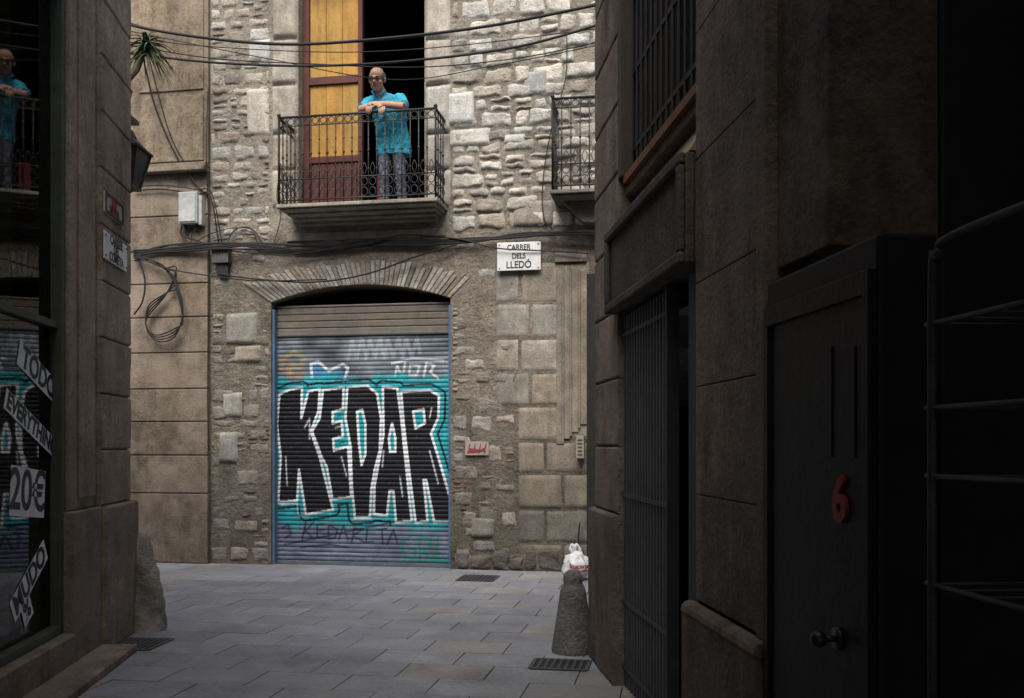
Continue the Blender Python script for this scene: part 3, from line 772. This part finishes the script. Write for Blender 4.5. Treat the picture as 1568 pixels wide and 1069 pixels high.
def guard(name,x,y,h,rb,rt,lump,seed):
    G=grp(name); mm=MB(); vs=[];fs=[];cs=[]; nz_=26; seg=30
    for j in range(nz_+1):
        t=j/nz_; 
        if t<.8: r=rb+(rt-rb)*(t/.8)**.75
        else: q=(t-.8)/.2; r=rt*math.sqrt(max(0,1-q*q))
        for k in range(seg):
            a=2*math.pi*k/seg; nn=noise.noise(Vector((math.cos(a)*1.2,math.sin(a)*1.2,t*3+seed)))+.4*noise.noise(Vector((math.cos(a)*4,math.sin(a)*4,t*9+seed)))
            rr=r*(1+lump*nn); vs.append((x+rr*math.cos(a)-.05*t,y+rr*math.sin(a)*.9,t*h)); cs.append(tuple(c*(1+.3*nn) for c in (.40,.37,.325)))
    for j in range(nz_):
        for k in range(seg): k2=(k+1)%seg; fs.append((j*seg+k,j*seg+k2,(j+1)*seg+k2,(j+1)*seg+k))
    mm.add(vs,fs,cs); mm.make('carved_stone',M_rub,G,smooth=True)
gx,gy=gxy(214,968)
guard('guard_stone',gx+.0,gy+.12,.84,.195,.12,.35,3)

# =================================================================== RIGHT BUILDING
RB=grp('corner_building')
def ru(px): return RW.at(px,600)[0]
ud0=ru(946); ud1=ru(1065); up1=ru(1182); ux=ru(1258); ubx=ru(1355)
m=MB()
zs=[0,1.13]+[1.13+.455*i for i in range(1,12)]
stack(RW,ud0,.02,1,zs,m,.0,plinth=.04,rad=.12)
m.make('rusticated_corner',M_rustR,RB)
m=MB()
zl0,zl1=2.46,3.0
HR=6.1
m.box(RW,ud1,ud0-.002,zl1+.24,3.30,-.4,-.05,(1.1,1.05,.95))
m.box(RW,ud1,ud0-.002,5.6,HR,-.4,0,(1,1,1))
m.box(RW,ud1,ud0-.002,zl0+.02,zl1,-.4,-.0,(.5,.5,.5))
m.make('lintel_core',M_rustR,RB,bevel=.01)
m=MB()
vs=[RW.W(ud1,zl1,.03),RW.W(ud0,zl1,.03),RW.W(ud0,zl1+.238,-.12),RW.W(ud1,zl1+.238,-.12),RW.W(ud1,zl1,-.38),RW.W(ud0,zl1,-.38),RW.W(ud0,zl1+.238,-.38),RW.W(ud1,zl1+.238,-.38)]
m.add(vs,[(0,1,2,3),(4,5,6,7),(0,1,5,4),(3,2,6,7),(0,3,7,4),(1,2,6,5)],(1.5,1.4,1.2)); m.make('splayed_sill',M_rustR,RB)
m=MB(); c0=(.125,.114,.098)
m.box(RW,ud1-.0,ud0+.05,zl0,zl1-.004,0.0,.05,c0)
fr=.06
m.box(RW,ud1,ud0+.05,zl0,zl0+fr,.05,.085,c0); m.box(RW,ud1,ud0+.05,zl1-.004-fr,zl1-.004,.05,.085,c0); m.box(RW,ud1,ud1+fr,zl0+fr,zl1-fr-.005,.05,.084,c0); m.box(RW,ud0+.05-fr,ud0+.05,zl0+fr,zl1-fr-.005,.05,.084,c0)
m.make('lintel_panel',M_ash,RB,bevel=.012)
m=MB(); m.box(RW,ud1+.02,ud0-.08,3.301,3.35,-.35,-.02,(.22,.095,.04)); m.box(RW,ud1,ud0,3.35,5.6,-.45,-.4,(.02,.018,.016))
for k in range(14):
    u=ud1+.08+(ud0-.1-ud1-.08)*k/13; m.tube([RW.W(u,3.35,-.08),RW.W(u,5.6,-.08)],.011,6,(.02,.02,.02))
for z in (3.5,4.0,4.5,5.0): m.box(RW,ud1,ud0,z,z+.03,-.09,-.075,(.02,.02,.02))
m.box(RW,ud0-.10,ud0-.003,3.35,5.6,-.4,.0,(.06,.05,.042))
m.make('grille_window',M_attr,RB)
DG=grp('folding_gate'); m=MB()
um_=ru(1012)
n=16
for k in range(n):
    a=um_+(ud0-um_)*k/n; w=(ud0-um_)/n
    m.box(RW,a+.004,a+w*.62,.02,zl0-.02,-.07,-.035,(.06,.063,.066)); m.box(RW,a+w*.62,a+w-.0,.03,zl0-.03,-.075,-.06,(.022,.022,.023))
for z in (.12,.55,1.25,2.3): m.box(RW,um_,ud0-.004,z,z+.03,-.034,-.028,(.052,.052,.056))
m.box(RW,um_-.05,um_,0.01,zl0,-.09,-.02,(.035,.035,.037))
m.make('vertical_slats',M_attr,DG,bevel=.003)
DD=grp('inner_doorway'); m=MB()
m.box(RW,ud1,ud0,0,zl0+.02,-1.3,-1.25,(.012,.012,.012)); m.box(RW,ud0,ud0+.03,0,zl0,-1.3,-.1,(.02,.02,.02)); m.box(RW,ud1-.04,ud1-.0,0,zl0,-1.3,-.403,(.02,.02,.02))
m.box(RW,ru(1043),ru(1030),.01,zl0-.1,-.35,-.3,(.3,.28,.09))
m.box(RW,ru(1064),ru(1048),.01,zl0-.02,-.3,-.02,(.03,.034,.032))
m.make('door_parts',M_attr,DD,bevel=.004)
m=MB()
zj=[0,.86,1.36,1.87,2.36,2.95,3.55,4.2,5,HR]
for i,(a,b) in enumerate(zip(zj[:-1],zj[1:])):
    if i==0: 
        m.box(RW,up1,ud1,a,b-.05,-.4,.07,(.85,.85,.85)); m.tube([RW.W(up1,b-.045,.03),RW.W(ud1+.0,b-.045,.03)],.045,12,(.95,.95,.95)); continue
    k=U(.85,1.08)
    m.box(RW,up1+.10,ud1,a+.0015,b-.001,-.4,.0,(k,k,k)); 
m.box(RW,up1+.002,up1+.098,.86,HR,-.4,.028,(.85,.85,.85))
m.box(RW,ux,up1-.001,2.25,HR,-.4,-.02,(.5,.5,.5))
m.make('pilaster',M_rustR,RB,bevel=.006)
m=MB()
m.box(RW,-16,ux,0,HR,-.95,-.9,(.016,.015,.015)); m.box(RW,ux-.003,ux+.03,0,HR,-.9,-.41,(.02,.018,.017))
m.box(RW,ubx-.0,up1-.001,0,2.2,-.16,.02,(.015,.015,.016))
m.make('recess_wall',M_attr,RB,bevel=.012)
ED=grp('entrance_door'); m=MB(); c1=(.024,.024,.027)
ub0,ub1=ubx+.012,up1-.03
m.box(RW,ub0,ub1,.05,2.1,.02,.03,(1,1,1))
fr=.07
m.box(RW,ub0,ub1,2.1-fr,2.1,.03,.045); m.box(RW,ub0,ub0+fr*.5,.05,2.1-fr,.03,.045); m.box(RW,ub1-fr*.6,ub1,.05,2.1-fr,.03,.045)
for p in (1273,1308):
    u=RW.at(p,600,.03)[0]; m.box(RW,u-.012,u+.012,RW.at(p,700,.03)[1],RW.at(p,530,.03)[1],.03,.035)
m.make('door_leaf',M_blackdoor,ED,bevel=.004)
u6,z6=RW.at(1287,768,.035)
text('6',RW,u6,z6,.19,.036,M_redp,ED,'house_number',flip=True,ext=.006,bold=.006)
uk,zk=RW.at(1285,978,.03)
m=MB()
c=Vector(RW.W(uk,zk,.03)); nrm=Vector(RW.n)
m.tube([c,c+nrm*.012],.035,20,(1,1,1)); m.tube([c+nrm*.012,c+nrm*.045],.011,12); m.ball(c+nrm*.065,.026,16,12)
m.make('door_knob',mat('old_brass',(.06,.053,.046),metal=.8,var=.2,bump=0,rough=.4),ED,smooth=True)
G=grp('fire_extinguisher'); 
u,z=RW.at(1355,300,-.80); m=MB(); c=Vector(RW.W(u,z,-.80))
m.lathe((c.x,c.y,c.z-.12),[(0,0),(.05,.0),(.055,.02),(.055,.30),(.045,.345),(.02,.37),(.018,.40),(0,.40)],16,(.45,.03,.03)); m.tube([c+Vector((0,0,.27)),c+Vector((-.05,-.03,.29)),c+Vector((-.07,-.04,.1))],.010,6,(.02,.02,.02))
m.box(RW,u-.03,u+.03,z+.27,z+.30,-.83,-.77,(.03,.03,.03))
m.make('extinguisher_body',M_attr,G,smooth=True)
G=grp('wall_vent'); u,z=RW.at(1355,205,-.88); m=MB(); m.box(RW,u-.12,u+.12,z-.1,z+.1,-.897,-.885,(.03,.03,.03))
for k in range(6): m.box(RW,u-.11,u+.11,z-.085+k*.03,z-.07+k*.03,-.885,-.87,(.05,.05,.05))
m.make('vent_louvres',M_attr,G)
WR=grp('metal_display_rack'); m=MB(); P=RW
def rk(u,z,d): return RW.W(u,z,d)
ra=RW.at(1440,600,.02)[0]; 
rb=ra-.75; dz0,dz1=.04,-.30
for d in (dz0,dz1):
    pts=[rk(ra,.0,d),rk(ra,1.0,d),rk(ra,1.98,d),rk(ra-.03,2.06,d),rk(ra-.1,2.10,d),rk(rb,2.10,d)]
    m.tube(spline(pts,5),.012,10)
    m.tube([rk(rb,0,d),rk(rb,2.1,d)],.012,8)
for z in (.5,.9,1.25,1.52,1.69,1.90):
    for d in (dz0,dz1): m.tube([rk(ra+.03,z,d),rk(rb,z,d)],.007,8)
    for k in range(8):
        u=ra+(rb-ra)*k/7; m.tube([rk(u,z,dz0),rk(u,z,dz1)],.004,6)
m.make('wire_frame',mat('dull_steel',(.095,.08,.067),metal=.3,var=.3,bump=0,rough=.6),WR,smooth=True)
m=MB(); m.box(RW,-20,ux,HR-.0,HR+.2,-5,0,(.2,.2,.2)); m.box(RW,ux+.01,.0,HR+.002,HR+.2,-5,0,(.2,.2,.2)); m.make('roof',M_ash,RB)

BO=grp('stone_bollard'); bx,by=gxy(879,1003); m=MB()
prof=[(0.165,0),(.166,.03),(.155,.1),(.135,.22),(.115,.36),(.098,.47),(.09,.50),(.078,.515),(.072,.53),(.076,.55),(.075,.58),(.06,.61),(.035,.628),(0,.632)]
m.lathe((bx,by+.12,0),prof,28,(.28,.27,.255)); m.make('tapered_post',M_rub,BO,smooth=True)
PB=grp('plastic_bag'); bx,by=gxy(884,890)
m=MB(); 
def crink(v):
    q=Vector((v.x*14,v.y*14,v.z*9)); n_=noise.noise(q)*.035+abs(noise.noise(q*2.3))*.035
    t=(v.z+.15)/.30; f=1-.45*max(0,t-.35)
    return Vector((v.x*f,v.y*f,v.z))+v.normalized()*n_ if v.length>0 else v
m.ball((bx,by+.1,.165),(.165,.14,.17),36,26,(.70,.71,.72),fn=crink)
for sx_ in (-1,1):
    m.tube(spline([(bx+sx_*.03,by+.1,.28),(bx+sx_*.055-.02,by+.09,.37),(bx+sx_*.02-.03,by+.09,.42),(bx-.02,by+.1,.31)],5),[.022]*6+[.013]*5+[.02]*5,8,(.70,.71,.72))
M_bag=mat('white_polythene',attr=True,var=.2,scale=12,bump=.6,bscale=20,rough=.35,spec=.5)
m.make('bag_body',M_bag,PB,smooth=True)
class Bp:
    def W(s,u,z,d=0): 
        a=u/.15; return (bx+.172*math.sin(a),by+.1-.172*math.cos(a)+.01-d,z)
for i,(t,s_) in enumerate((('kucana',.075),('supermercat',.035))):
    text(t,Bp(),.02,.18-.05*i,s_,.02,M_redp,PB,'printed_logo',bold=.003)

# =================================================================== utilities
UB=grp('utility_box'); m=MB()
u0,z1=FA.at(273,294,.2);u1,z0=FA.at(307,341,.2)
m.box(FA,u0,u1-.05,z0,z1,sdp,.2,(1,1,1)); m.box(FA,u0+.015,u1-.065,z0+.02,z1-.015,.2,.215,(1,1,1)); m.box(FA,u1-.048,u1,z0-.02,z1-.05,sdp,.17,(.9,.9,.9))
m.make('meter_cabinet',M_grey,UB,bevel=.01)
m=MB(); m.tube([FA.W(u0+.06,z0,.12),FA.W(u0+.06,z0-.1,.12)],.02,8); m.tube([FA.W(u1-.1,z0,.12),FA.W(u1-.1,z0-.07,.12)],.02,8); m.make('conduits',M_cable,UB)
JB=grp('junction_box'); m=MB()
u0,z1=FA.at(325,371,.1);u1,z0=FA.at(350,402,.1)
m.box(FA,u0,u1,z0,z1,.02,.12,(.11,.11,.11)); 
for k in range(5): m.box(FA,u0+.02+k*(u1-u0-.04)/5,u0+.03+k*(u1-u0-.04)/5,z0+.04,z1-.03,.12,.126,(.2,.2,.2))
m.box(FA,u0+.05,u1-.02,z0-.16,z0-.03,.02,.08,(.03,.03,.03))
m.make('box_body',M_attr,JB,bevel=.006)
IC=grp('intercom'); m=MB(); u0,z1=FA.at(882,667,.14);u1,z0=FA.at(894,702,.14); m.box(FA,u0,u1,z0,z1,.02,.14,(.3,.27,.22))
for k in range(5): m.box(FA,u0+.02,u1-.02,z0+.04+k*.045,z0+.06+k*.045,.14,.147,(.1,.09,.08))
m.make('intercom_panel',M_attr,IC,bevel=.004)
m=MB(); u0,z1=FA.at(712,676,.04);u1,z0=FA.at(748,697,.04)
m.box(FA,u0,u1,z0,z1,.0,.03,(.45,.38,.35)); 
for k in range(4): m.prism(FA,[(u0+.03+k*.07,z0+.02),(u0+.045+k*.07,z0+.02),(u0+.07+k*.07,z1-.03),(u0+.055+k*.07,z1-.03)],.0302,.032,(.30,.05,.05))
m.prism(FA,[(u0+.02,z0+.02),(u0+.05,z0+.09),(u0+.2,z0+.07),(u0+.26,z0+.10),(u0+.27,z0+.05),(u0+.12,z0+.03)],.0325,.0335,(.30,.06,.06))
m.make('painted_patch',M_attr,SB,bevel=.001)

OC=grp('overhead_cables'); m=MB()
def cab(pts,r=.012,n=8):
    m.tube(spline([FA.W(*FA.at(x,y,d),d) for x,y,d in pts],n),r,6)
cab([(150,20,.9),(215,42,.9),(330,60,.85),(450,68,.8),(600,58,.8),(760,38,.8),(950,0,.9)],.018)
cab([(180,30,.7),(260,50,.7),(420,66,.7),(600,60,.7),(830,25,.7),(950,-5,.8)],.010)
cab([(200,82,.9),(330,96,.8),(480,101,.7),(640,92,.7),(800,70,.8),(960,25,.9)],.015)
cab([(200,70,.6),(330,90,.6),(480,98,.6),(640,103,.6),(800,88,.6),(960,55,.6)],.007)
cab([(200,48,.5),(400,88,.5),(600,122,.55),(760,100,.5),(960,60,.5)],.006)
cab([(215,60,.5),(330,72,.5),(520,80,.5),(700,70,.5),(960,38,.5)],.006)
for k in range(9):
    j=lambda: U(-6,6)
    cab([(205,388+j(),.12),(262,380+j(),.12),(335,378+j(),.16),(400,376+j(),.06),(470,382+j(),.06),(560,374+j(),.07),(640,374+j(),.08),(720,368+j()*.6,.08),(800,360+j()*.6,.08),(880,356+j()*.6,.16),(960,357+j()*.6,.2)],U(.008,.016))
cab([(335,420,.1),(400,428,.1),(480,432,.1),(560,420,.12),(640,392,.12),(700,374,.1)],.011)
cab([(352,384,.1),(420,390,.1),(480,386,.1),(560,372,.12),(620,360,.12),(700,366,.1),(760,380,.12),(830,384,.1),(900,388,.12)],.009)
cab([(205,392,.2),(260,412,.2),(335,424,.16),(400,430,.12),(500,428,.1)],.009)
cab([(205,292,.12),(250,290,.12),(300,297,.12),(322,300,.12),(335,372,.12)],.010)
cab([(205,286,.13),(250,284,.13),(300,290,.13),(324,296,.12),(340,372,.12)],.008)
cab([(222,100,.3),(238,165,.2),(268,235,.1),(300,282,.1),(318,300,.1)],.012)
cab([(222,60,.4),(236,120,.25),(262,210,.1),(296,270,.1)],.008)
cab([(318,140,.09),(316,230,.2),(318,300,.09),(320,372,.1),(318,600,.09),(320,690,.09)],.006)
cab([(280,340,.12),(278,360,.12),(300,368,.12),(330,378,.12)],.010); cab([(296,340,.12),(294,372,.12),(318,360,.12),(352,350,.06),(385,352,.05),(395,376,.05)],.006)
cab([(345,378,.1),(360,352,.05),(385,350,.05),(402,372,.06)],.008)
cab([(868,50,.06),(866,120,.06),(846,190,.06),(832,270,.06),(832,330,.06),(846,352,.08)],.007)
cab([(430,250,.06),(424,300,.06),(430,330,.06),(420,372,.05)],.006)
for k in range(4):
    cab([(205,390+k*3,.16),(232,398,.16),(262,420,.16),(280,470+k*6,.17),(268,515-k*4,.18),(240,522-k*3,.17),(224,500,.17),(228,468+k*5,.16),(256,448,.16),(270,440-k*10,.16),(250,410,.15),(215,395,.15)],.009)
cab([(205,482,.16),(218,462,.16),(222,430,.16),(214,400,.16)],.011)
cab([(888,800,.1),(886,830,.14),(895,850,.2),(905,872,.22)],.012)
m.make('cable_runs',M_cable,OC,smooth=True)

SL=grp('street_lantern'); m=MB()
cx,cy,cz=-3.62,8.9,4.28
def lan(x,y,z): return (cx+x,cy+y,cz+z)
for (r0,z0,r1,z1) in ((.10,-.26,.17,.06),):
    for sx_,sy_ in ((-1,-1),(-1,1),(1,1),(1,-1)): m.tube([lan(sx_*r0,sy_*r0,z0),lan(sx_*r1,sy_*r1,z1)],.012,6)
def frus(r0,z0,r1,z1):
    vs=[lan(sx_*r,sy_*r,z) for r,z in ((r0,z0),(r1,z1)) for sx_,sy_ in ((-1,-1),(1,-1),(1,1),(-1,1))]
    m.add(vs,[(0,1,2,3),(4,5,6,7)]+[(i,(i+1)%4,(i+1)%4+4,i+4) for i in range(4)])
frus(.19,.06,.19,.08); frus(.18,.08,.07,.20); frus(.08,.20,.05,.27); frus(.11,-.29,.10,-.26); frus(.03,-.33,.06,-.29)
m.tube([lan(0,0,.27),lan(0,0,.40),lan(-.25,0,.46),lan(-.6,0,.40)],.014,8)
m.make('lantern_frame',M_iron,SL)
m=MB()
vs=[lan(sx_*r,sy_*r,z) for r,z in ((.094,-.255),(.163,.055)) for sx_,sy_ in ((-1,-1),(1,-1),(1,1),(-1,1))]
m.add(vs,[(i,(i+1)%4,(i+1)%4+4,i+4) for i in range(4)]); m.make('lantern_glass',mat('smoked_glass',(.08,.08,.09),var=0,bump=0,rough=.2),SL)

PL=grp('yucca_plant'); m=MB(); c=Vector((-4.0,10.4,5.95))
for k in range(110):
    a=U(0,2*math.pi); el=U(-.7,1.3); L_=U(.22,.42); dr=Vector((math.cos(a)*math.cos(el),math.sin(a)*math.cos(el),math.sin(el)))
    side=dr.cross(Vector((0,0,1))).normalized(); pts=[]
    base=c+Vector((U(-.04,.04),U(-.04,.04),U(-.08,.08))); w=U(.010,.018); vs=[];fs=[]
    for i in range(6):
        t_=i/5; p=base+dr*L_*t_+Vector((0,0,-.22*t_*t_*L_/.35)); ww=w*(1-t_)**.7+.0008
        vs+=[p-side*ww,p+side*ww]
    for i in range(5): fs.append((2*i,2*i+1,2*i+3,2*i+2))
    g_=U(.6,1.5); m.add(vs,fs,(.045*g_,.07*g_,.03*g_))
m.make('leaves',mat('plant_leaf',attr=True,var=.2,bump=0,rough=.6),PL)
m=MB(); m.tube([c+Vector((-.02,0,-.05)),c+Vector((-.1,0,-.25)),c+Vector((-.32,0,-.5))],[.025,.03,.035],8,(.12,.09,.06)); m.lathe((c.x-.32,c.y,c.z-.75),[(0,0),(.10,0),(.15,.25),(.16,.28),(.13,.28),(.12,.24),(0,.24)],16,(.25,.1,.06))
m.box(WD,c.x-.9,c.x-.16,c.z-.80,c.z-.755,c.y-.2,c.y+.2,(.1,.09,.08))
m.make('trunk_and_pot',M_attr,PL)

# =================================================================== unseen mass behind the camera, added to keep sun off the low walls
PA=grp('unseen_sun_blocker'); m=MB()
m.box(WD,-3.6,2.2,3.62,14.5,-6,-1.2,(.38,.35,.31))
m.make('blocker_mass',M_ash,PA)

# =================================================================== light
el,az=math.radians(54),math.radians(188)
W=bpy.data.worlds.new('World'); bpy.context.scene.world=W; W.use_nodes=True; nt=W.node_tree
sk=nt.nodes.new('ShaderNodeTexSky'); sk.sky_type='NISHITA'; sk.sun_disc=False; sk.sun_elevation=el; sk.sun_rotation=az; sk.air_density=1; sk.dust_density=4; sk.ozone_density=1
bg=nt.nodes['Background']; nt.links.new(sk.outputs[0],bg.inputs[0]); bg.inputs[1].default_value=.15
sl_=bpy.data.lights.new('sun','SUN'); sl_.energy=5.0; sl_.angle=math.radians(42); sl_.color=(1,.96,.90)
so=bpy.data.objects.new('sun',sl_); bpy.context.collection.objects.link(so)
dirv=Vector((math.sin(az)*math.cos(el),math.cos(az)*math.cos(el),math.sin(el)))
so.rotation_euler=dirv.to_track_quat('Z','Y').to_euler(); so.location=dirv*30

cd=bpy.data.cameras.new('camera'); co=bpy.data.objects.new('camera',cd); bpy.context.collection.objects.link(co)
co.location=(0,0,EYE); co.rotation_euler=(math.radians(90),0,0); cd.sensor_width=36; cd.lens=36*FOC/1568; cd.shift_y=145.5/1568; cd.clip_end=300; cd.clip_start=.05
sc=bpy.context.scene; sc.camera=co; sc.view_settings.view_transform='Standard'; sc.view_settings.look='None'; sc.view_settings.exposure=0
